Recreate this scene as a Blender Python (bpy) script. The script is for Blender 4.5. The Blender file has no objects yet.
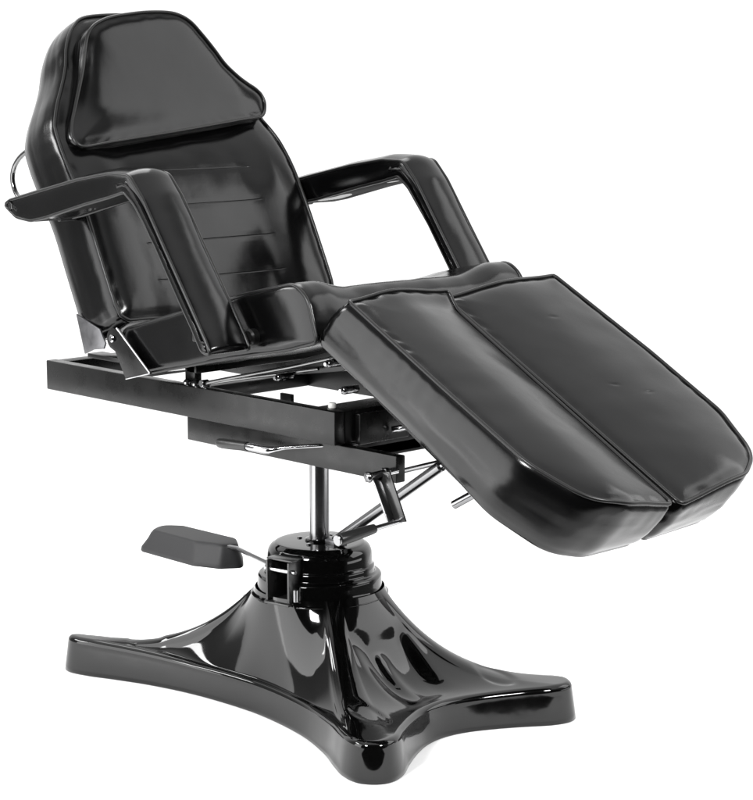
import bpy, bmesh, math, random
import numpy as np
from mathutils import Vector, Matrix, noise
from mathutils.geometry import tessellate_polygon
random.seed(4)
S = bpy.context.scene
COL = S.collection

# ------------------------------------------------------------------ materials
def mat(name, base, rough=.4, metal=0., spec=.5, coat=0., coat_rough=.05, bump=None, rough_var=0., scale=30., aniso=0.):
    m = bpy.data.materials.new(name); m.use_nodes = True
    nt = m.node_tree; b = nt.nodes['Principled BSDF']
    b.inputs['Base Color'].default_value = (*base, 1)
    b.inputs['Roughness'].default_value = rough
    b.inputs['Metallic'].default_value = metal
    b.inputs['Specular IOR Level'].default_value = spec
    b.inputs['Coat Weight'].default_value = coat
    b.inputs['Coat Roughness'].default_value = coat_rough
    b.inputs['Anisotropic'].default_value = aniso
    tc = nt.nodes.new('ShaderNodeTexCoord')
    if rough_var:
        n = nt.nodes.new('ShaderNodeTexNoise'); n.inputs['Scale'].default_value = scale; n.inputs['Detail'].default_value = 5
        nt.links.new(tc.outputs['Object'], n.inputs['Vector'])
        r = nt.nodes.new('ShaderNodeMapRange')
        r.inputs['From Min'].default_value = .35; r.inputs['From Max'].default_value = .65
        r.inputs['To Min'].default_value = max(.02, rough - rough_var); r.inputs['To Max'].default_value = rough + rough_var
        nt.links.new(n.outputs['Fac'], r.inputs['Value']); nt.links.new(r.outputs['Result'], b.inputs['Roughness'])
    last = None
    for kind, sc, st, dist in (bump or []):
        if kind == 'voronoi':
            t = nt.nodes.new('ShaderNodeTexVoronoi'); t.inputs['Scale'].default_value = sc; out = t.outputs['Distance']
        else:
            t = nt.nodes.new('ShaderNodeTexNoise'); t.inputs['Scale'].default_value = sc; t.inputs['Detail'].default_value = 4; out = t.outputs['Fac']
        nt.links.new(tc.outputs['Object'], t.inputs['Vector'])
        bp = nt.nodes.new('ShaderNodeBump'); bp.inputs['Strength'].default_value = st; bp.inputs['Distance'].default_value = dist
        nt.links.new(out, bp.inputs['Height'])
        if last: nt.links.new(last.outputs['Normal'], bp.inputs['Normal'])
        last = bp
    if last: nt.links.new(last.outputs['Normal'], b.inputs['Normal'])
    return m

M = {}
M['vinyl'] = mat('black_vinyl', (.0016, .0016, .0017), rough=.165, spec=.33, rough_var=.025, scale=6,
                 bump=[('noise', 8, .12, .008), ('voronoi', 900, .1, .0004), ('noise', 45, .08, .001)])
M['piping'] = mat('vinyl_piping', (.005, .005, .005), rough=.34, spec=.4)
M['gloss'] = mat('gloss_black_shell', (.0012, .0012, .0012), rough=.06, spec=.5, rough_var=.02, scale=14,
                 bump=[('noise', 5, .12, .006)])
M['paint'] = mat('satin_black_paint', (.0025, .0025, .0025), rough=.3, spec=.32, rough_var=.05, scale=25,
                 bump=[('noise', 500, .12, .0004)])
M['chrome'] = mat('chrome', (.5, .5, .51), rough=.1, metal=1.)
M['steel'] = mat('brushed_steel', (.3, .3, .305), rough=.2, metal=1.)
M['dark_chrome'] = mat('darkened_chrome', (.2, .2, .2), rough=.14, metal=1.)  # chrome with dark reflections put into its colour, so it doesn't go white
M['plate'] = mat('grey_steel_plate', (.13, .13, .135), rough=.35, metal=.8, rough_var=.06, scale=60)
M['bracket'] = mat('black_zinc_bracket', (.07, .07, .07), rough=.25, metal=.7)
M['rubber'] = mat('black_rubber', (.014, .014, .015), rough=.55, spec=.45, bump=[('noise', 300, .3, .001)])
M['grip'] = mat('ribbed_grip', (.01, .01, .01), rough=.35, spec=.5, bump=[('noise', 120, .2, .001)])
M['cloth'] = mat('black_backing_cloth', (.008, .008, .008), rough=.8, spec=.15)
M['nylon'] = mat('white_nylon', (.6, .6, .58), rough=.4)
M['paper'] = mat('white_paper', (.9, .9, .9), rough=.8, spec=.1, bump=[('noise', 40, .05, .001)])

# ------------------------------------------------------------------ helpers
def obj(name, verts, faces, m, parent=None, smooth=True, sharp=None):
    me = bpy.data.meshes.new(name); me.from_pydata([tuple(map(float, v)) for v in verts], [], faces); me.update()
    bm = bmesh.new(); bm.from_mesh(me); bmesh.ops.recalc_face_normals(bm, faces=bm.faces)
    if sharp:
        for e in bm.edges:
            if len(e.link_faces) == 2 and e.calc_face_angle(0) > math.radians(sharp): e.smooth = False
    bm.to_mesh(me); bm.free()
    if smooth:
        for p in me.polygons: p.use_smooth = True
    me.materials.append(m)
    o = bpy.data.objects.new(name, me); COL.objects.link(o); o.parent = parent
    return o

class MB:
    """collects boxes, tubes, turned shapes and extruded plates into one mesh"""
    def __init__(s): s.v = []; s.f = []
    def add(s, v, f):
        k = len(s.v); s.v += [tuple(map(float, p)) for p in v]; s.f += [tuple(i + k for i in q) for q in f]; return s
    def bevelled(s, build, w=.003, seg=2):
        bm = bmesh.new(); build(bm)
        bmesh.ops.bevel(bm, geom=[e for e in bm.edges if len(e.link_faces) == 2 and e.calc_face_angle(0) > .5],
                        offset=w, segments=seg, profile=.5, affect='EDGES', clamp_overlap=True)
        bm.verts.index_update()
        s.add([v.co[:] for v in bm.verts], [[v.index for v in f.verts] for f in bm.faces]); bm.free(); return s
    def box(s, lo, hi, w=.002, mtx=None):
        def b(bm):
            c = [(lo[i] + hi[i]) / 2 for i in range(3)]; d = [hi[i] - lo[i] for i in range(3)]
            mm = Matrix.Translation(c) @ Matrix.Diagonal((*d, 1))
            if mtx: mm = mtx @ mm
            bmesh.ops.create_cube(bm, size=1, matrix=mm)
        return s.bevelled(b, w)
    def plate(s, poly, y0, y1, w=.0015, axis='y'):
        """polygon in (x,z) extruded from y0 to y1"""
        def b(bm):
            if axis == 'y': P = [(a, y0, c) for a, c in poly]; Q = [(a, y1, c) for a, c in poly]
            elif axis == 'x': P = [(y0, a, c) for a, c in poly]; Q = [(y1, a, c) for a, c in poly]
            else: P = [(a, c, y0) for a, c in poly]; Q = [(a, c, y1) for a, c in poly]
            A = [bm.verts.new(p) for p in P]; B = [bm.verts.new(p) for p in Q]; n = len(A)
            bm.faces.new(A); bm.faces.new(B[::-1])
            for i in range(n): bm.faces.new((A[i], B[i], B[(i + 1) % n], A[(i + 1) % n]))
            bmesh.ops.recalc_face_normals(bm, faces=bm.faces)
        return s.bevelled(b, w)
    def tube(s, pts, r, n=14, caps=True, closed=False):
        pts = [Vector(p) for p in pts]; m = len(pts); rr = r if hasattr(r, '__len__') else [r] * m
        rings = []; prev = None
        for i, p in enumerate(pts):
            a = pts[(i - 1) % m] if (closed or i) else p; b = pts[(i + 1) % m] if (closed or i < m - 1) else p
            t = (b - a); t = t.normalized() if t.length > 1e-9 else Vector((0, 0, 1))
            if prev is None: q = t.cross(Vector((0, 0, 1))) if abs(t.z) < .9 else t.cross(Vector((1, 0, 0)))
            else: q = prev - t * prev.dot(t)
            q.normalize(); prev = q; w = t.cross(q)
            rings.append([p + (q * math.cos(2 * math.pi * k / n) + w * math.sin(2 * math.pi * k / n)) * rr[i] for k in range(n)])
        v = [x[:] for rg in rings for x in rg]; f = []
        for i in range(m if closed else m - 1):
            for k in range(n):
                j = (i + 1) % m; f.append((i * n + k, i * n + (k + 1) % n, j * n + (k + 1) % n, j * n + k))
        if caps and not closed: f += [tuple(range(n))[::-1], tuple((m - 1) * n + k for k in range(n))]
        return s.add(v, f)
    def rod(s, a, b, r, n=20, ch=.0012):
        a = Vector(a); b = Vector(b); d = (b - a).normalized()
        return s.tube([a, a + d * ch * .02, a + d * ch, b - d * ch, b - d * ch * .02, b], [r - ch, r - ch, r, r, r - ch, r - ch], n)
    def lathe(s, prof, n=96, c=(0, 0)):
        v = []; f = []
        for r, z in prof: v += [(c[0] + r * math.cos(2 * math.pi * k / n), c[1] + r * math.sin(2 * math.pi * k / n), z) for k in range(n)]
        for i in range(len(prof) - 1):
            for k in range(n): f.append((i * n + k, i * n + (k + 1) % n, (i + 1) * n + (k + 1) % n, (i + 1) * n + k))
        f += [tuple(range(n))[::-1], tuple((len(prof) - 1) * n + k for k in range(n))]
        return s.add(v, f)
    def build(s, name, m, parent=None, sharp=35): return obj(name, s.v, s.f, m, parent, True, sharp)

def catmull(P, n, closed=True):
    P = [np.array(p, float) for p in P]; m = len(P); out = []
    segs = m if closed else m - 1
    for i in range(segs):
        g = lambda j: P[j % m] if closed else P[min(max(j, 0), m - 1)]
        a, b, c, d = g(i - 1), g(i), g(i + 1), g(i + 2)
        for k in range(n):
            t = k / n
            out.append(.5 * ((2 * b) + (-a + c) * t + (2 * a - 5 * b + 4 * c - d) * t * t + (-a + 3 * b - 3 * c + d) * t ** 3))
    if not closed: out.append(P[-1])
    return np.array(out)

def resample(L, n):
    L = np.array(L); D = np.r_[L, L[:1]]; s = np.r_[0, np.cumsum(np.linalg.norm(np.diff(D, axis=0), axis=1))]
    t = np.linspace(0, s[-1], n, endpoint=False)
    return np.stack([np.interp(t, s, D[:, k]) for k in range(D.shape[1])], 1)

def round_poly(P, n=240):
    """polygon with a radius per corner (x, y, r) -> n evenly spaced points"""
    out = []; m = len(P)
    for i in range(m):
        p = np.array(P[i][:2], float); a = np.array(P[i - 1][:2], float); b = np.array(P[(i + 1) % m][:2], float); r = P[i][2] if len(P[i]) > 2 else .01
        da = (a - p); la = np.linalg.norm(da); da /= la; db = (b - p); lb = np.linalg.norm(db); db /= lb
        ang = math.acos(np.clip(da @ db, -1, 1)); t = min(r / max(math.tan(ang / 2), 1e-3), la * .48, lb * .48)
        A = p + da * t; B = p + db * t
        for k in range(13):
            u = k / 12; out.append((1 - u) ** 2 * A + 2 * u * (1 - u) * p + u * u * B)
    return resample(out, n)

def normals2(L):
    d = np.roll(L, -1, 0) - np.roll(L, 1, 0); nn = np.stack([d[:, 1], -d[:, 0]], 1); nn /= np.linalg.norm(nn, axis=1)[:, None] + 1e-12
    area = .5 * np.sum(L[:, 0] * np.roll(L[:, 1], -1) - np.roll(L[:, 0], -1) * L[:, 1])
    return nn * (1 if area > 0 else -1)

def sm(t): t = max(0., min(1., t)); return t * t * (3 - 2 * t)
def fnoise(p, sc, seed=0.): return noise.noise(Vector((p[0] * sc + seed, p[1] * sc - seed * .7, p[2] * sc + 3.1 * seed)))

def cushion(name, outline, thick, frame, parent, m, nf=None, puff=.016, lam=.028, edge=.02, bulge=.005, wr=.0015, pucker=.0014,
            both=False, seed=1., pipe=.0042, rings=26, bottom_scale=1., bf=None, side_rows=14, shift=0., endpipe=None):
    """stitched pad: outline in (u,v), top face at n=0 puffed, side wall down to -thick; piping is its child"""
    O, U, V, N = [np.array(x, float) for x in frame]
    nf = nf or (lambda u, v: 0.); L = np.array(outline); n = len(L); nn = normals2(L); c = L.mean(0)
    cen = np.repeat(c[None], n, 0)
    per = np.r_[0, np.cumsum(np.linalg.norm(np.diff(np.r_[L, L[:1]], axis=0), axis=1))][:-1]
    rows = []     # each (points (n,2), normal offset array)
    def pinch(i, amt): return amt * (1 + .9 * math.sin(per[i] * 120 + 3 * noise.noise(Vector((per[i] * 9, seed, 0)))) * max(0, .4 + noise.noise(Vector((per[i] * 6, seed + 5, 0)))))
    th = lambda p: thick if bf is None else bf(p[0], p[1])
    T = np.array([th(p) for p in L]); base_n = np.array([nf(*p) for p in L])
    capn = []
    dist = [.0015, .004, .008, .014, .021, .03]
    def top_h(d): return puff * (1 - math.exp(-d / lam))
    # bottom / second face
    Lb = c + (L - c) * bottom_scale + np.array([0, shift])
    if both:
        lowrows = []
        for d in dist[::-1]: lowrows.append((L - nn * d, base_n - T - np.array([top_h(d) for _ in range(n)])))
        low_inner = lowrows[0]
    else:
        lowrows = [(Lb - nn * edge, base_n - T), (Lb - nn * edge * .5, base_n - T + edge * .12), (Lb - nn * edge * .15, base_n - T + edge * .45)]
    rows += lowrows
    e0 = 0. if both else edge
    for k in range(side_rows + 1):
        t = k / side_rows; off = bulge * math.sin(math.pi * t) ** .5
        hh = (-T + e0) * (1 - t) - .0006 * t
        pts = L * t + Lb * (1 - t)
        w = np.array([fnoise((per[i], t * 1.3, seed), 9, seed) for i in range(n)]) * wr * 1.3 * math.sin(math.pi * t)
        pk = np.array([math.sin(per[i] * 150 + 5 * fnoise((per[i], 0, 0), 7, seed)) * max(0, fnoise((per[i], 1, 0), 5, seed + 2)) * pucker * 2.2 * max(0, t - .45) * (1 - t) * 4 for i in range(n)])
        rows.append((pts + nn * (off + w + pk)[:, None], base_n + hh))
    tt = [.006, .014, .025, .04, .058, .08, .105, .135, .17]
    tt += [.17 + .83 * k / rings for k in range(1, rings + 1)]
    Ld = np.vstack([L, .5 * (L + np.roll(L, -1, 0))])
    for k, t in enumerate(tt):
        P = L * (1 - t) + cen * t
        Dd = np.min(np.linalg.norm(P[:, None, :] - Ld[None], axis=2), axis=1)
        h = puff * (1 - np.exp(-Dd / lam)) - np.array([pinch(i, pucker) for i in range(n)]) * np.exp(-((Dd - .008) / .006) ** 2)
        rows.append((P, np.array([nf(*p) for p in P]) + h))
    verts = []; faces = []
    for ri, (P, H) in enumerate(rows):
        for i in range(n):
            q = O + U * P[i, 0] + V * P[i, 1] + N * H[i]
            if ri > len(lowrows) + side_rows:
                fade = min(1, (ri - len(lowrows) - side_rows) / 8)
                q = q + N * (wr * fade * (1.1 * fnoise(q, 7, seed) + .6 * fnoise(q, 16, seed + 3)))
            verts.append(q)
    R = len(rows)
    for r in range(R - 1):
        for i in range(n): faces.append((r * n + i, r * n + (i + 1) % n, (r + 1) * n + (i + 1) % n, (r + 1) * n + i))
    if both:
        tri = tessellate_polygon([[Vector((*p, 0)) for p in lowrows[0][0]]]); faces += [tuple(t) for t in tri]
    else: faces.append(tuple(range(n))[::-1])
    o = obj(name, verts, faces, m, parent)
    bm = bmesh.new(); bm.from_mesh(o.data); bmesh.ops.remove_doubles(bm, verts=bm.verts, dist=2e-5); bmesh.ops.recalc_face_normals(bm, faces=bm.faces); bm.to_mesh(o.data); bm.free()
    if pipe:
        pb = MB(); pb.tube([O + U * L[i, 0] + V * L[i, 1] + N * (base_n[i] + .001) + (U * nn[i, 0] + V * nn[i, 1]) * .001 for i in range(n)], pipe, 8, closed=True)
        for a_, b_ in (endpipe or []):
            pb2 = MB().tube([O + U * a_[0] + V * a_[1] + N * a_[2], O + U * b_[0] + V * b_[1] + N * b_[2]], pipe, 8); pb2.build('edge_piping', M['piping'], o, sharp=None)
        pb.build('piping', M['piping'], o, sharp=None)
    return o

def capped(name, outline, y0, y1, parent, m, crown=.012, wr=.001, seed=2., pipe=.004, dip=None, rows_n=24, cap_puff=.006, fan=False):
    """pad made of a side profile (x,z) swept across its width, flat stitched end caps with piping"""
    L = np.array(outline); n = len(L); nn = normals2(L); verts = []; faces = []
    c = L.mean(0); ins = [.022, .012, .005, .0015]
    rows = []; fr = [.9, .75, .6, .45, .3, .2, .13, .08, .045, .02, .006]
    sg = 1 if y1 > y0 else -1
    if fan: caps_ = [(L * (1 - k) + c * k, cap_puff * (1 - math.exp(-k * .2 / .014))) for k in fr]
    else: caps_ = [(L - nn * d, cap_puff * (1 - math.exp(-d / .01))) for d in ins]
    for P, h in caps_: rows.append((P, y0 - h * sg))
    for k in range(rows_n + 1):
        t = k / rows_n; y = y0 + (y1 - y0) * t
        off = crown * max(0, math.sin(math.pi * t)) ** .75 if crown else 0
        P = L + nn * (off * np.where(nn[:, 1] < -.45, .15, 1.))[:, None] if crown else L
        rows.append((P, y))
    for P, h in caps_[::-1]: rows.append((P, y1 + h * sg))
    for P, y in rows:
        for i in range(n):
            q = np.array([P[i, 0], y, P[i, 1]])
            if dip: q = q + dip(q, i, L[i])
            w = wr * (fnoise(q, 11, seed) + .5 * fnoise(q, 25, seed + 4))
            q = q + np.array([nn[i, 0], 0, nn[i, 1]]) * w
            verts.append(q)
    R = len(rows)
    for r in range(R - 1):
        for i in range(n): faces.append((r * n + i, r * n + (i + 1) % n, (r + 1) * n + (i + 1) % n, (r + 1) * n + i))
    for r in (0, R - 1):
        tri = tessellate_polygon([[Vector((*p, 0)) for p in rows[r][0]]]); faces += [tuple(r * n + j for j in t) for t in tri]
    o = obj(name, verts, faces, m, parent)
    if pipe:
        for y, sgn in ((y0, -1), (y1, 1)):
            pb = MB(); ring = []
            for i in range(n):
                q = np.array([L[i, 0], y, L[i, 1]])
                if dip: q = q + dip(q, i, L[i])
                ring.append(q)
            pb.tube(ring, pipe, 8, closed=True).build('piping', M['piping'], o, sharp=None)
    return o

def part(o, label): o['label'] = label; return o

# ------------------------------------------------------------------ the chair
chair = bpy.data.objects.new('treatment_chair', None); COL.objects.link(chair)
chair['label'] = 'black vinyl reclining treatment chair with padded arms and split leg rest on glossy base'
chair['category'] = 'chair'

# ---- base shell
half = [(-.08, -.190), (.0, -.1905), (.1, -.203), (.2, -.226), (.3, -.265), (.375, -.305), (.43, -.331), (.48, -.337), (.515, -.315), (.528, -.28), (.515, -.235),
        (.478, -.18), (.442, -.12), (.415, -.06)]
left = [(-.416, -.075), (-.445, -.135), (-.492, -.19), (-.555, -.23), (-.596, -.252), (-.611, -.278), (-.6, -.299), (-.565, -.307), (-.51, -.293), (-.44, -.264), (-.358, -.234), (-.26, -.209), (-.17, -.196)]
pts = [(-.405, 0)] + left + half + [(.405, 0)] + [(x, -y) for x, y in half[::-1]] + [(x, -y) for x, y in left[::-1]]
out = resample(catmull(pts, 14), 420)
DR = .15
def base_surface():
    n = len(out); nn = normals2(out); ang = np.arctan2(out[:, 1], out[:, 0]); rad = np.hypot(out[:, 0], out[:, 1])
    dome = np.stack([np.cos(ang) * DR, np.sin(ang) * DR], 1)
    rows = []
    zr = .072 + .016 * np.clip((rad - .3) / .28, 0, 1)
    # wall, leaning inwards, with a rounded shoulder
    rows.append((out - nn * .004, np.zeros(n)));
    for t in np.linspace(0.03, 1, 8): rows.append((out - nn * (.010 * t), zr * .84 * t))
    for a in np.linspace(8, 90, 9):
        a = math.radians(a); rows.append((out - nn * (.010 + .015 * (1 - math.cos(a))), zr * .84 + zr * .16 * math.sin(a)))
    inner = rows[-1][0]
    rin = np.hypot(inner[:, 0], inner[:, 1])
    K = 64
    for k in range(1, K + 1):
        s = 1 - k / K; P = dome * (1 - s) + inner * s
        length = rin - DR
        e = .85 + 2.2 * np.clip((rin - .17) / .36, 0, 1)
        H = zr + (.272 - zr) * (1 - s) ** e
        # gentle saddle so that the legs read as ridges
        rows.append((P, H))
    verts = []; faces = []
    for ri, (P, H) in enumerate(rows):
        fade = sm((ri - 18) / 9)
        for i in range(n):
            x, y = P[i]; z = H[i]
            # shallow round dimple near each foot
            for cx, cy in ((-.40, -.20), (.37, .2), (-.40, .2), (.37, -.2)):
                d = math.hypot((x - cx) / .055, (y - cy) / .03)
                z -= fade * .004 * (1 / (1 + math.exp((d - 1) * 14)))
            # pressed pocket with a fold on the long slope at either end
            for sg in (1, -1):
                u = sg * x - .185 + 1.6 * y * y
                if ri > 18:
                    side = 1 - sm((abs(y) - .045) / .05)
                    z -= fade * .017 * sm(u / .028) * (1 - sm((u - .05) / .15)) * side
                    z += fade * .007 * math.exp(-((y + sg * .02) / .017) ** 2) * sm((u - .02) / .03) * (1 - sm((u - .07) / .12))
            verts.append((x, y, z))
    R = len(rows)
    for r in range(R - 1):
        for i in range(n): faces.append((r * n + i, r * n + (i + 1) % n, (r + 1) * n + (i + 1) % n, (r + 1) * n + i))
    faces.append(tuple(range(n))[::-1])
    return obj('base_shell', verts, faces, M['gloss'], chair)
base = base_surface()

# ---- stepped collar on top of the base (open slot towards the pedal side)
def collar():
    prof = [(.160, .258), (.152, .262), (.147, .267), (.1445, .275), (.1435, .297), (.142, .302), (.138, .305), (.132, .306), (.1285, .308), (.1275, .312), (.127, .321), (.1255, .3245),
            (.1235, .3265), (.1225, .330), (.1215, .350), (.119, .360), (.1135, .3685), (.105, .374), (.094, .377), (.03, .3785), (.024, .3785)]
    P = catmull(prof, 3, closed=False)
    n = 180; verts = []; faces = []
    for r, z in P:
        for k in range(n):
            a = 2 * math.pi * k / n
            verts.append((r * math.cos(a), r * math.sin(a), z))
    slot = (math.radians(268), math.radians(298))
    for i in range(len(P) - 1):
        for k in range(n):
            a = 2 * math.pi * (k + .5) / n
            zc = (P[i][1] + P[i + 1][1]) / 2
            if slot[0] < a < slot[1] and zc < .365 : continue
            faces.append((i * n + k, i * n + (k + 1) % n, (i + 1) * n + (k + 1) % n, (i + 1) * n + k))
    o = obj('collar', verts, faces, M['gloss'], chair)
    md = o.modifiers.new('wall', 'SOLIDIFY'); md.thickness = .004; md.offset = -1
    return o
collar()
MB().lathe([(.06, .2), (.06, .366)], 40).build('pump_cylinder', M['paint'], chair)

# ---- hydraulic post
MB().lathe([(.0232, .30), (.0232, .624)], 64).build('post', M['steel'], chair)
MB().lathe([(.034, .378), (.034, .3815), (.0325, .383), (.026, .3845), (.0225, .384)], 64).build('post_seal', M['gloss'], chair)
def screw(p, r=.006, h=.004, axis=(0, 0, 1), m='steel', name='screw', parent=None):
    a = Vector(p); b = a + Vector(axis) * h
    return MB().rod(a, b, r, 6 if name == 'bolt' else 16, .001).build(name, M[m], parent or chair)
for a in (20, 110, 200, 290):
    a = math.radians(a); screw((.052 * math.cos(a), .052 * math.sin(a), .3775))

# ---- pedal bracket, pedal arm and foot pedal
ang = math.radians(280); ax = Vector((math.cos(ang), math.sin(ang), 0)); ay = Vector((-ax.y, ax.x, 0))
R4 = Matrix(((ax.x, ay.x, 0, 0), (ax.y, ay.y, 0, 0), (0, 0, 1, 0), (0, 0, 0, 1)))
b = MB()
for sy in (-1, 1): b.box((.085, sy * .031 - .003, .264), (.157, sy * .031 + .003, .358), .0012, R4)
b.box((.085, -.035, .258), (.162, .035, .2635), .001, R4)
b.box((.085, -.037, .3585), (.150, .037, .3625), .001, R4)
br = b.build('pedal_bracket', M['bracket'], chair)
MB().rod(R4 @ Vector((.146, -.044, .336)), R4 @ Vector((.146, .044, .336)), .0055).build('pivot_pin', M['chrome'], br)
MB().rod(R4 @ Vector((.153, .050, .271)), R4 @ Vector((.153, .050, .30)), .006).build('release_screw', M['steel'], br)
pedal = MB().tube([(.0, -.146, .344), (-.10, -.122, .345), (-.17, -.105, .346), (-.24, -.1, .340), (-.3, -.1, .335)], .0052, 10).build('pedal_rod', M['steel'], chair)
def pedal_pad():
    # plan outline (x, y), rounded, sloping sides; top lower towards the free end
    top = [(-.215, -.118, .02), (-.19, -.085, .02), (-.24, -.05, .03), (-.45, -.045, .02), (-.495, -.075, .03), (-.465, -.128, .03), (-.285, -.138, .03)]
    low = [(-.205, -.132, .02), (-.178, -.08, .02), (-.228, -.038, .03), (-.465, -.035, .03), (-.525, -.07, .03), (-.495, -.146, .03), (-.27, -.158, .03)]
    A = round_poly(low, 120); Bp = round_poly(top, 120); n = 120; v = []; f = []
    zt = lambda x: .350 + (x + .2) * .02 - .9 * max(0, x + .25) ** 2
    rows = [(A * .985 + A.mean(0) * .015, lambda x: zt(x) - .054), (A, lambda x: zt(x) - .051), (A * .93 + Bp * .07, lambda x: zt(x) - .042), (A * .45 + Bp * .55, lambda x: zt(x) - .022), (A * .2 + Bp * .8, lambda x: zt(x) - .008), (Bp, lambda x: zt(x) - .001), (Bp * .97 + Bp.mean(0) * .03, lambda x: zt(x) + .0005)]
    for k in range(1, 10): t = .03 + .97 * k / 10; rows.append((Bp * (1 - t) + Bp.mean(0) * t, lambda x: zt(x) + .001))
    for P, z in rows:
        for p in P: v.append((p[0], p[1], z(p[0])))
    for r in range(len(rows) - 1):
        for i in range(n): f.append((r * n + i, r * n + (i + 1) % n, (r + 1) * n + (i + 1) % n, (r + 1) * n + i))
    f += [tuple(range(n))[::-1], tuple((len(rows) - 1) * n + i for i in range(n))]
    return obj('foot_pedal', v, f, M['rubber'], chair)
pedal_pad()

# ---- lower frame
def rail(name, lo, hi, parent, m='paint', w=.0025): return MB().box(lo, hi, w).build(name, M[m], parent)
for s in (-1, 1):
    y0, y1 = sorted((s * .23, s * .204))
    o = rail('lower_rail', (-.194 if s < 0 else .05, y0, .618), (.486, y1, .6745), chair)
rail('mount_plate', (-.12, -.13, .624), (.27, .06, .650), chair)
rail('lower_cross_bar', (.24, -.2035, .62), (.27, .2035, .672), chair)
rail('lower_cross_bar', (-.19, -.2035, .622), (-.155, .06, .65), chair)
MB().box((.337, -.205, .6765), (.352, -.06, .742), .002).build('stop_bracket', M['paint'], chair)
MB().lathe([(.05, .6), (.05, .6235)], 40).build('post_flange', M['paint'], chair)
# ---- upper frame
for s in (-1, 1):
    y0, y1 = sorted((s * .26, s * .231))
    rail('upper_rail', (-.70, y0, .679), (.333, y1, .7505), chair)
rail('front_cross_beam', (.245, -.2305, .6805), (.3325, .2305, .749), chair)
rail('rear_cross_beam', (-.699, -.2305, .682), (-.66, .2305, .7485), chair)
cb = rail('middle_cross_beam', (-.33, -.2305, .6795), (-.29, .2305, .7125), chair)
rail('seat_cross_beam', (-.2, -.225, .772), (-.165, .225, .79), chair)
rail('seat_cross_beam', (.22, -.19, .82), (.26, .19, .85), chair)
for s in (-1, 1):
    MB().plate([(.12, .825), (.33, .885), (.385, .86), (.30, .828), (.16, .805)], s * .2 - .01, s * .2 + .01).build('seat_frame', M['paint'], chair)
    MB().plate([(-.205, .752), (-.17, .752), (-.17, .80), (-.205, .79)], s * .215 - .01, s * .215 + .01).build('seat_support', M['paint'], chair)
b = MB().box((-.13, -.004, .648), (-.09, .004, .708), .001)
b.build('lever_tab', M['paint'], chair)
MB().lathe([(.009, .7505), (.009, .758), (.007, .761)], 24, (.285, -.222)).build('stop_button', M['nylon'], chair)
# small hinges and bolts below the seat
for x, y, z in ((-.17, -.245, .7545), (-.14, -.245, .7545), (-.11, -.242, .7545)):
    MB().lathe([(.011, z - .003), (.011, z + .002), (.007, z + .007), (.003, z + .008)], 14, (x, y)).build('bolt', M['steel'], chair)
for x, y, z in ((.16, -.245, .805), (.32, -.245, .852), (.36, -.24, .80)):
    MB().rod((x, y - .022, z), (x, y + .02, z), .009, 6).build('bolt', M['steel'], chair)
    MB().rod((x, y - .03, z), (x, y - .022, z), .005, 12).build('bolt_end', M['chrome'], chair)
MB().tube([(-.07, -.275, .768), (.02, -.27, .79), (.2, -.262, .832), (.34, -.255, .868)], .0042, 10).build('seat_link_rod', M['dark_chrome'], chair)
MB().tube([(-.075, -.26, .765), (.06, -.235, .793), (.24, -.22, .828)], .0035, 10).build('seat_link_rod', M['dark_chrome'], chair)
screw((-.075, -.285, .767), .008, .02, (0, 1, 0), 'chrome', 'link_pin')
# leg rest linkage under the front edge
b = MB().tube([(.36, -.12, .70), (.42, -.06, .715)], .007, 10).tube([(.42, -.06, .715), (.52, .05, .72)], .005, 10)
b.build('leg_rest_link', M['chrome'], chair)
for x, y, z in ((.42, -.05, .715), (.455, -.03, .70), (.47, .0, .72)):
    MB().rod((x, y - .02, z), (x, y + .02, z), .008, 6).build('bolt', M['steel'], chair)
for y in (-.018, .162):
    MB().plate([(.30, .74), (.36, .86), (.46, .83), (.55, .76), (.55, .735), (.45, .755), (.37, .72)], y - .012, y + .012).build('leg_rest_hinge', M['paint'], chair)

# ---- adjustment levers
lv = MB().tube([(.083, -.285, .6475), (.10, -.285, .648), (.135, -.285, .648), (.152, -.283, .6485), (.163, -.275, .651), (.18, -.262, .655), (.30, -.21, .672), (.33, -.19, .676)],
               [.0085, .0095, .0095, .0085, .006, .0045, .0045, .0045], 14).build('seat_lever', M['chrome'], chair)
MB().tube([(-.018, -.285, .6425), (-.017, -.285, .6425), (-.012, -.285, .6425), (.0, -.285, .643), (.03, -.285, .6445), (.075, -.285, .647), (.082, -.285, .6473), (.083, -.285, .6475)],
          [.004, .0085, .0105, .0115, .0115, .0105, .010, .0085], 16).build('lever_grip', M['grip'], lv)
cr = MB().plate([(.466, .642), (.508, .652), (.556, .556), (.516, .546)], -.272, -.268, .001).build('crank_plate', M['bracket'], chair)
cr2 = MB().plate([(.4755, .64), (.4805, .64), (.529, .549), (.523, .549)], -.292, -.2725, .001).build('crank_flange', M['steel'], cr)
MB().rod((.482, -.305, .642), (.482, -.225, .645), .008).build('crank_axle', M['chrome'], cr)
MB().rod((.482, -.309, .642), (.482, -.301, .642), .012, 6).build('bolt', M['steel'], cr)
MB().rod((.482, -.262, .644), (.482, -.250, .644), .012, 6).build('bolt', M['steel'], cr)
MB().rod((.533, -.262, .553), (.531, -.345, .548), .0055).build('crank_handle', M['chrome'], cr)
MB().tube([(.531, -.335, .5485), (.531, -.336, .5485), (.5305, -.345, .5475), (.529, -.40, .5425), (.528, -.428, .540), (.528, -.43, .540)], [.006, .0095, .0105, .0125, .0125, .0115], 16).build('grip', M['grip'], cr)
MB().rod((.528, -.4305, .540), (.5278, -.436, .5395), .0115, 16).build('grip_cap', M['steel'], cr)
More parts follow.
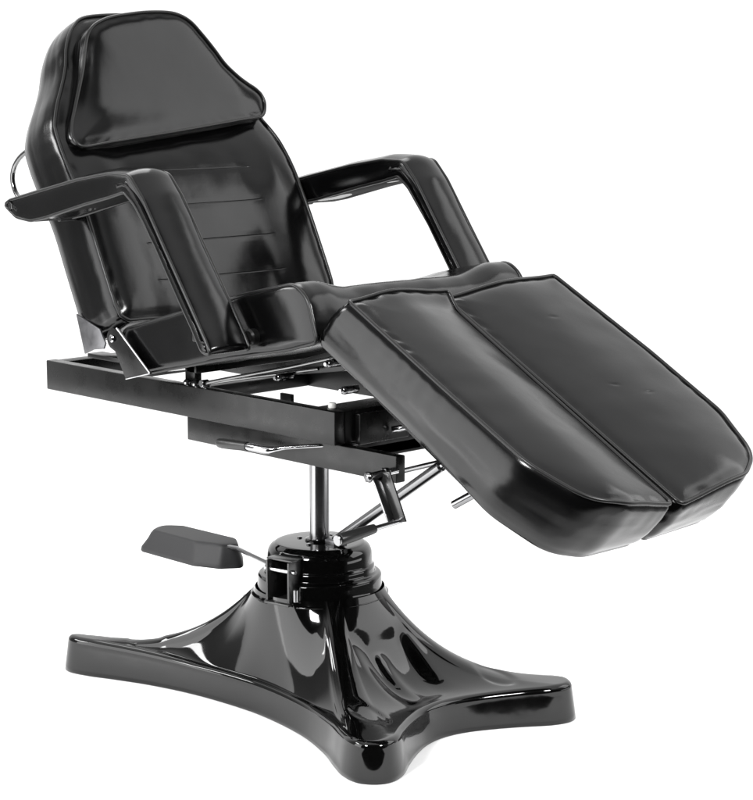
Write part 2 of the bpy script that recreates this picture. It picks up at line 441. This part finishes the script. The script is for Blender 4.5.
# gas strut of the leg rest
st = MB().rod((.045, .01, .383), (.40, -.01, .612), .0125, 28).build('gas_strut', M['steel'], chair)
MB().rod((.39, -.0095, .6055), (.62, -.02, .752), .0075, 20).build('strut_piston', M['chrome'], st)
MB().box((.03, -.012, .3725), (.062, .03, .388), .002).build('strut_foot', M['plate'], st)
MB().rod((.20, .0, .558), (.60, .0, .684), .006).build('release_bar', M['steel'], chair)
MB().rod((.505, -.08, .553), (.62, -.05, .625), .0095).build('leg_rest_handle', M['steel'], chair)
MB().plate([(.59, .60), (.635, .625), (.66, .74), (.62, .75)], -.052, -.04).build('handle_bracket', M['paint'], chair)

# ---- seat
seat_prof = [(-.305, .868, .03), (-.10, .925, .1), (.12, .984, .1), (.283, 1.021, .05), (.322, .995, .06), (.352, .905, .012), (.27, .884, .06), (.09, .848, .1), (-.29, .762, .03)]
SP = round_poly(seat_prof, 260)
def seat_dip(q, i, l):
    x, y, z = q; top = (z - (.82 + .24 * x)) / .07; top = max(0, min(1, top))
    a = abs(y) / .325; d = -.022 * top * (1 - max(0, min(1, (a - .5) / .35)) ** 2 * (3 - 2 * max(0, min(1, (a - .5) / .35))))
    ee = max(0, min(1, (1 - a) / .05)); d += .004 * ee * top
    return np.array([-.25 * d * 0, 0, d])
seat = capped('seat', SP, -.325, .325, chair, M['vinyl'], crown=.003, wr=.0022, seed=3., dip=seat_dip, rows_n=70, cap_puff=.008, fan=True)

# ---- backrest
bo = np.array((-.34, 0, .954)); bv = np.array((-.49, 0, 1.)); bv /= np.linalg.norm(bv); bn = np.array((bv[2], 0, -bv[0]))
BF = (bo, (0, 1, 0), bv, bn)
def nick(u, v, pts):
    return -sum(.0016 * math.exp(-(((u - a) * math.cos(r) + (v - b) * math.sin(r)) / .011) ** 2 - (((v - b) * math.cos(r) - (u - a) * math.sin(r)) / .0028) ** 2) for a, b, r in pts)
def back_n(u, v):
    n = 0.
    if v > .15: w = min(v, .42) - .15; n -= .55 * w * w
    if v > .42: n += .10 * (v - .42)
    a = abs(u)
    n += .014 * sm((a - .155) / .11) - .006
    return n
side = [(.335, .0), (.335, .1), (.334, .2), (.336, .27), (.335, .32), (.330, .37), (.316, .43), (.297, .475), (.271, .52), (.248, .565), (.232, .61), (.213, .645), (.188, .674), (.155, .694), (.09, .702)]
BO = resample(np.vstack([np.array([(-.334, -.03), (-.328, -.062), (-.31, -.075), (-.15, -.076), (0, -.076), (.15, -.076), (.31, -.075), (.328, -.062), (.334, -.03)]),
                         catmull([(x - .014 * sm((y - .4) / .08) * (1 - sm((y - .66) / .04)), y) for x, y in side] + [(0, .704)] + [(-x, y) for x, y in side[::-1]], 10, closed=False)]), 320)
def seamed_vinyl():
    # the same vinyl with straight pressed seams across the centre panel (in the chair's own coordinates)
    m = M['vinyl'].copy(); m.name = 'black_vinyl_seamed'; nt = m.node_tree; bs = nt.nodes['Principled BSDF']
    tc = nt.nodes.new('ShaderNodeTexCoord'); sp = nt.nodes.new('ShaderNodeSeparateXYZ'); nt.links.new(tc.outputs['Object'], sp.inputs[0])
    dt = nt.nodes.new('ShaderNodeVectorMath'); dt.operation = 'DOT_PRODUCT'; dt.inputs[1].default_value = tuple(bv); nt.links.new(tc.outputs['Object'], dt.inputs[0])
    def mt(op, a, b=None, c=None):
        n = nt.nodes.new('ShaderNodeMath'); n.operation = op
        for i, x in enumerate((a, b, c)):
            if x is None: continue
            if hasattr(x, 'links'): nt.links.new(x, n.inputs[i])
            else: n.inputs[i].default_value = x
        return n.outputs[0]
    def ss(x, a, b, p, q):
        n = nt.nodes.new('ShaderNodeMapRange'); n.interpolation_type = 'SMOOTHSTEP'; nt.links.new(x, n.inputs[0])
        for i, w_ in enumerate((a, b, p, q)): n.inputs[i + 1].default_value = w_
        return n.outputs[0]
    v = mt('SUBTRACT', dt.outputs['Value'], float(bo @ bv) + .0115)
    d = mt('PINGPONG', v, .0917 / 2)                       # 0 at each seam
    au = mt('ADD', mt('ABSOLUTE', sp.outputs[1]), mt('GREATER_THAN', v, .33))
    g = mt('MULTIPLY', ss(d, .0, .0026, 1., 0.), ss(au, .185, .2, 1., 0.))
    pull = mt('MULTIPLY', ss(d, .0, .016, 1., 0.), ss(au, .185, .2, 1., 0.))
    h = mt('ADD', mt('MULTIPLY', g, -.0010), mt('MULTIPLY', pull, -.0003))
    bp = nt.nodes.new('ShaderNodeBump'); bp.inputs['Strength'].default_value = 1; bp.inputs['Distance'].default_value = 1
    nt.links.new(h, bp.inputs['Height']); prev = bs.inputs['Normal'].links[0].from_socket
    nt.links.new(prev, bp.inputs['Normal']); nt.links.new(bp.outputs['Normal'], bs.inputs['Normal'])
    return m
back = cushion('backrest', BO, .155, BF, chair, seamed_vinyl(), nf=back_n, puff=.016, lam=.03, edge=.02, bulge=.008, wr=.0014, seed=5., rings=90,
               bf=lambda u, v: .155 - .03 * sm((v - .45) / .25))
# ---- headrest pillow
hp = [(-.308, .365), (-.293, .351), (-.252, .353), (-.133, .366), (.0, .381), (.12, .396), (.199, .406), (.27, .416), (.294, .426), (.307, .452), (.303, .474), (.287, .490), (.262, .503), (.232, .52), (.198, .547), (.165, .588), (.133, .624), (.106, .650),
      (.076, .665), (.04, .672), (-.02, .672), (-.076, .667), (-.131, .659), (-.168, .648), (-.192, .635), (-.209, .615), (-.222, .578), (-.238, .53), (-.268, .465), (-.292, .42), (-.307, .385)]
HO = resample(catmull(hp, 12), 280)
hz = lambda u, v: -.002 + math.sqrt((.24 * (v - .435)) ** 2 + .013 ** 2) + .004 * sm((v - .5) / .2) - .008 * sm((abs(u) - .2) / .1)
head = cushion('head_pillow', HO, .05, BF, chair, M['vinyl'], nf=hz, puff=.012, lam=.022, edge=.008, bulge=.004, wr=.0009, pucker=.0007, seed=8., rings=40, bf=lambda u, v: .05 + .03 * sm((v - .5) / .25))
# ---- chrome ring behind the backrest
b = MB(); cx = []
for k in range(25):
    a = math.pi * (-.5 + k / 24); cx.append((-.74 - .155 * math.cos(a), -.21, 1.18 + .085 * math.sin(a)))
cx = [(-.58, -.21, 1.09)] + cx + [(-.66, -.21, 1.27)]
b.tube(cx, .0062, 12); b.build('rear_handle', M['dark_chrome'], chair)

# ---- back hinge plates
for s in (-1, 1):
    f = lambda a, b_: tuple(sorted((s * a, s * b_)))
    b = MB().plate([(-.455, .893), (-.365, .866), (-.345, .835), (-.352, .822), (-.392, .816), (-.425, .803)], *f(.339, .344), .001)
    p = b.build('backrest_plate', M['plate'], chair)
    MB().box((-.43, f(.29, .332)[0], .793), (-.31, f(.29, .332)[1], .803), .001).build('plate_flange', M['paint'], p)
    e = [(-.306 + .024 * math.cos(math.radians(a)), .850 + .024 * math.sin(math.radians(a))) for a in range(60, 241, 20)]
    b = MB().plate(e + [(-.300, .822), (-.262, .7625), (-.170, .785), (-.288, .876)], *f(.3455, .350), .0008)
    q = b.build('hinge_plate', M['paint'], chair)
    b = MB().tube([(-.292, s * .350, .876), (-.2315, s * .351, .832), (-.172, s * .351, .787)], .0022, 8).tube([(-.172, s * .351, .7865), (-.26, s * .351, .764)], .0018, 8)
    b.build('plate_edge', M['chrome'], q)
    MB().rod((-.308, s * .349, .851), (-.308, s * .357, .851), .009, 16, .003).build('bolt', M['chrome'], q)

# ---- arm rests
arm_prof = [(-.557, 1.146, .006), (-.535, 1.157, .02), (-.419, 1.183, .1), (-.272, 1.215, .1), (-.16, 1.233, .08), (-.088, 1.233, .03), (-.044, 1.187, .08), (.031, 1.082, .1), (.111, .972, .1), (.161, .902, .03), (.178, .873, .02),
            (.148, .880, .02), (.118, .925, .1), (.075, .982, .1), (.000, 1.088, .1), (-.070, 1.172, .08), (-.105, 1.196, .012), (-.16, 1.182, .05), (-.243, 1.164, .1), (-.40, 1.125, .1), (-.455, 1.115, .06), (-.51, 1.120, .03)]
AP = round_poly(arm_prof, 300)
for s in (-1, 1):
    y0, y1 = (-.462, -.356) if s < 0 else (.356, .462)
    a = capped('armrest', AP, y0, y1, chair, M['vinyl'], crown=.013, wr=.0012, seed=10. + s, rows_n=26, cap_puff=.004)
    MB().rod((.165, s * .352, .9), (.165, s * .325, .9), .018, 24, .004).build('arm_mount', M['paint'], a)
    MB().plate([(-.452, 1.112), (-.24, 1.1615), (-.125, 1.188), (-.125, 1.193), (-.24, 1.1665), (-.452, 1.117)], s * .409 - .046, s * .409 + .046).build('arm_matte_board', M['cloth'], a)  # matte board added to keep the floor's reflection off the arm's underside
    MB().rod((-.45, s * .345, 1.118), (-.45, s * .39, 1.118), .009, 16, .002).build('arm_stop', M['rubber'], a)
    MB().box((.02, min(s * .33, s * .385), .88), (.16, max(s * .33, s * .385), .91), .003).build('arm_bracket', M['paint'], a)

# ---- leg rests
lo = np.array((.437, 0, .993)); lv_ = np.array((.513, 0, -.277)); lv_ /= np.linalg.norm(lv_); ln = np.array((-lv_[2], 0, lv_[0]))
LF = (lo, (0, 1, 0), lv_, ln)
def lcrown(u, c): return -.0
def ridge(t, c): t = max(0., min(1., t)); return (sm(t / c) if t < c else sm((1 - t) / (1 - c)))
def near_n(u, v): t = (u + .312) / .29; return -.026 * t * sm(v / .08 + .4) + .016 * ridge(t, .42)
NK = ((.15, .147, .3), (.112, .381, .5), (.167, .428, .1))
def far_n(u, v): t = (u + .02) / .325; return nick(u, v, NK) -.026 + .034 * t + .012 * ridge(t, .5)
NO = round_poly([(-.312, -.004, .006), (-.020, -.010, .008), (-.044, .708, .014), (-.19, .708, .08), (-.262, .674, .10), (-.312, .545, .14), (-.315, .3, .3)], 320)
FO = round_poly([(-.013, -.010, .008), (.306, -.004, .006), (.314, .3, .3), (.308, .52, .14), (.262, .655, .12), (.18, .702, .08), (-.018, .712, .014)], 320)
for o_, nf, sd, e_ in ((NO, near_n, 21., -.312), (FO, far_n, 25., .306)):
    i_ = -.016 if e_ < 0 else -.012
    cushion('leg_rest', o_, .126, LF, chair, M['vinyl'], nf=nf, puff=.012, lam=.022, edge=.012, bulge=.012, wr=.0016, seed=sd, rings=70, bf=(lambda u, v, g=nf, k=(.132 if e_ < 0 else .124): k + g(u, v) + .028 * sm((v - .25) / .45)), shift=-.036,
            endpipe=[((e_, -.004, nf(e_, 0)), (e_, -.043, -.12)), ])

# ------------------------------------------------------------------ the surface it stands on
def sheet():
    c = Vector((.64, -.61)); f = Vector((.718, -.696)); r = Vector((.696, .718))
    A = c + f * .1
    P = [A - r * 3, A + r * 1.3, A + r * 1.3 - f * 4, A - r * 3 - f * 4]
    return obj('floor', [(p.x, p.y, 0) for p in P], [(0, 1, 2, 3)], M['paper'])
fl = sheet(); fl['kind'] = 'structure'

# ------------------------------------------------------------------ studio light
w = bpy.data.worlds.new("World"); S.world = w; w.use_nodes = True; nt = w.node_tree
bg = nt.nodes['Background']; tc = nt.nodes.new('ShaderNodeTexCoord')
def vmath(op, a, b=None):
    n = nt.nodes.new('ShaderNodeVectorMath'); n.operation = op; nt.links.new(a, n.inputs[0])
    if b is not None: n.inputs[1].default_value = b
    return n
def mth(op, a, b=None, c=None):
    n = nt.nodes.new('ShaderNodeMath'); n.operation = op
    for i, x in enumerate((a, b, c)):
        if x is None: continue
        if hasattr(x, 'links'): nt.links.new(x, n.inputs[i])
        else: n.inputs[i].default_value = x
    return n.outputs[0]
def ramp(x, a, b, lo_, hi_):
    n = nt.nodes.new('ShaderNodeMapRange'); n.interpolation_type = 'SMOOTHSTEP'; nt.links.new(x, n.inputs[0])
    for i, q in enumerate((a, b, lo_, hi_)): n.inputs[i + 1].default_value = q
    return n.outputs[0]
D = tc.outputs['Generated']
c1 = vmath('DOT_PRODUCT', D, (.718, -.696, .0)).outputs['Value']      # 1 = straight back past the camera
ZENITH, LEFT, RIGHT, BACK = 1.25, .35, .2, 1.25
cr = vmath('DOT_PRODUCT', D, (.696, .718, .0)).outputs['Value']       # 1 = to the right of the chair
def blend(v, f, target):
    n = nt.nodes.new('ShaderNodeMix'); n.data_type = 'FLOAT'; nt.links.new(f, n.inputs[0])
    if hasattr(v, 'links'): nt.links.new(v, n.inputs[2])
    else: n.inputs[2].default_value = v
    n.inputs[3].default_value = target; return n.outputs[0]
val = blend(ZENITH, ramp(cr, -.5, -.8, 0., 1.), LEFT)
val = blend(val, ramp(cr, .5, .8, 0., 1.), RIGHT)
val = blend(val, ramp(c1, -.38, -.7, 0., 1.), BACK)
val = blend(val, ramp(c1, .35, .62, 0., 1.), .02)
nt.links.new(val, bg.inputs['Strength']); bg.inputs['Color'].default_value = (1, 1, 1, 1)

def area(name, loc, aim, sx, sy, power):
    l = bpy.data.lights.new(name, 'AREA'); l.shape = 'RECTANGLE'; l.size = sx; l.size_y = sy; l.energy = power
    o = bpy.data.objects.new(name, l); COL.objects.link(o); o.location = loc
    o.rotation_euler = (Vector(aim) - Vector(loc)).to_track_quat('-Z', 'Y').to_euler(); return o
area('side_softbox', (2.25, 3.2, 3.0), (-.45, 0, 1.15), 2.8, 2.9, 72)
area('front_left_softbox', (1.2, -4.2, 3.0), (0, 0, .1), .8, .9, 225)
area('front_right_softbox', (4.4, -.6, 3.2), (0, 0, .1), .8, .9, 225)
area('top_softbox', (-1.6, .6, 3.9), (0, 0, 0), 2.2, 2.2, 70)
area('left_reflector', (-.75, -2.1, .78), (.3, -.3, .75), 1.5, 1.8, 34)
area('right_low_fill', (1.95, 1.5, .17), (.4, 0, .1), 1.8, .26, 4.5)  # added fill lamp, kept low to brighten the base's right wall only
area('left_strip_softbox', (-2.6, -2.6, 2.4), (0, 0, .8), 1.6, .5, 50)

# ------------------------------------------------------------------ camera
cam = bpy.data.cameras.new('camera'); co = bpy.data.objects.new('camera', cam); COL.objects.link(co)
cam.sensor_fit = 'VERTICAL'; cam.sensor_height = 24; cam.sensor_width = 24; cam.lens = 24 * 2071.85 / 800; cam.clip_end = 200
co.location = (3.4494, -3.1479, 1.4921); co.rotation_euler = (math.pi / 2 - .1668, 0, 2.3737 - math.pi / 2)
S.camera = co
S.view_settings.view_transform = 'Standard'; S.view_settings.look = 'None'; S.view_settings.exposure = 0; S.view_settings.gamma = 1
S.render.engine = 'CYCLES'; S.cycles.max_bounces = 8; S.cycles.use_denoising = True
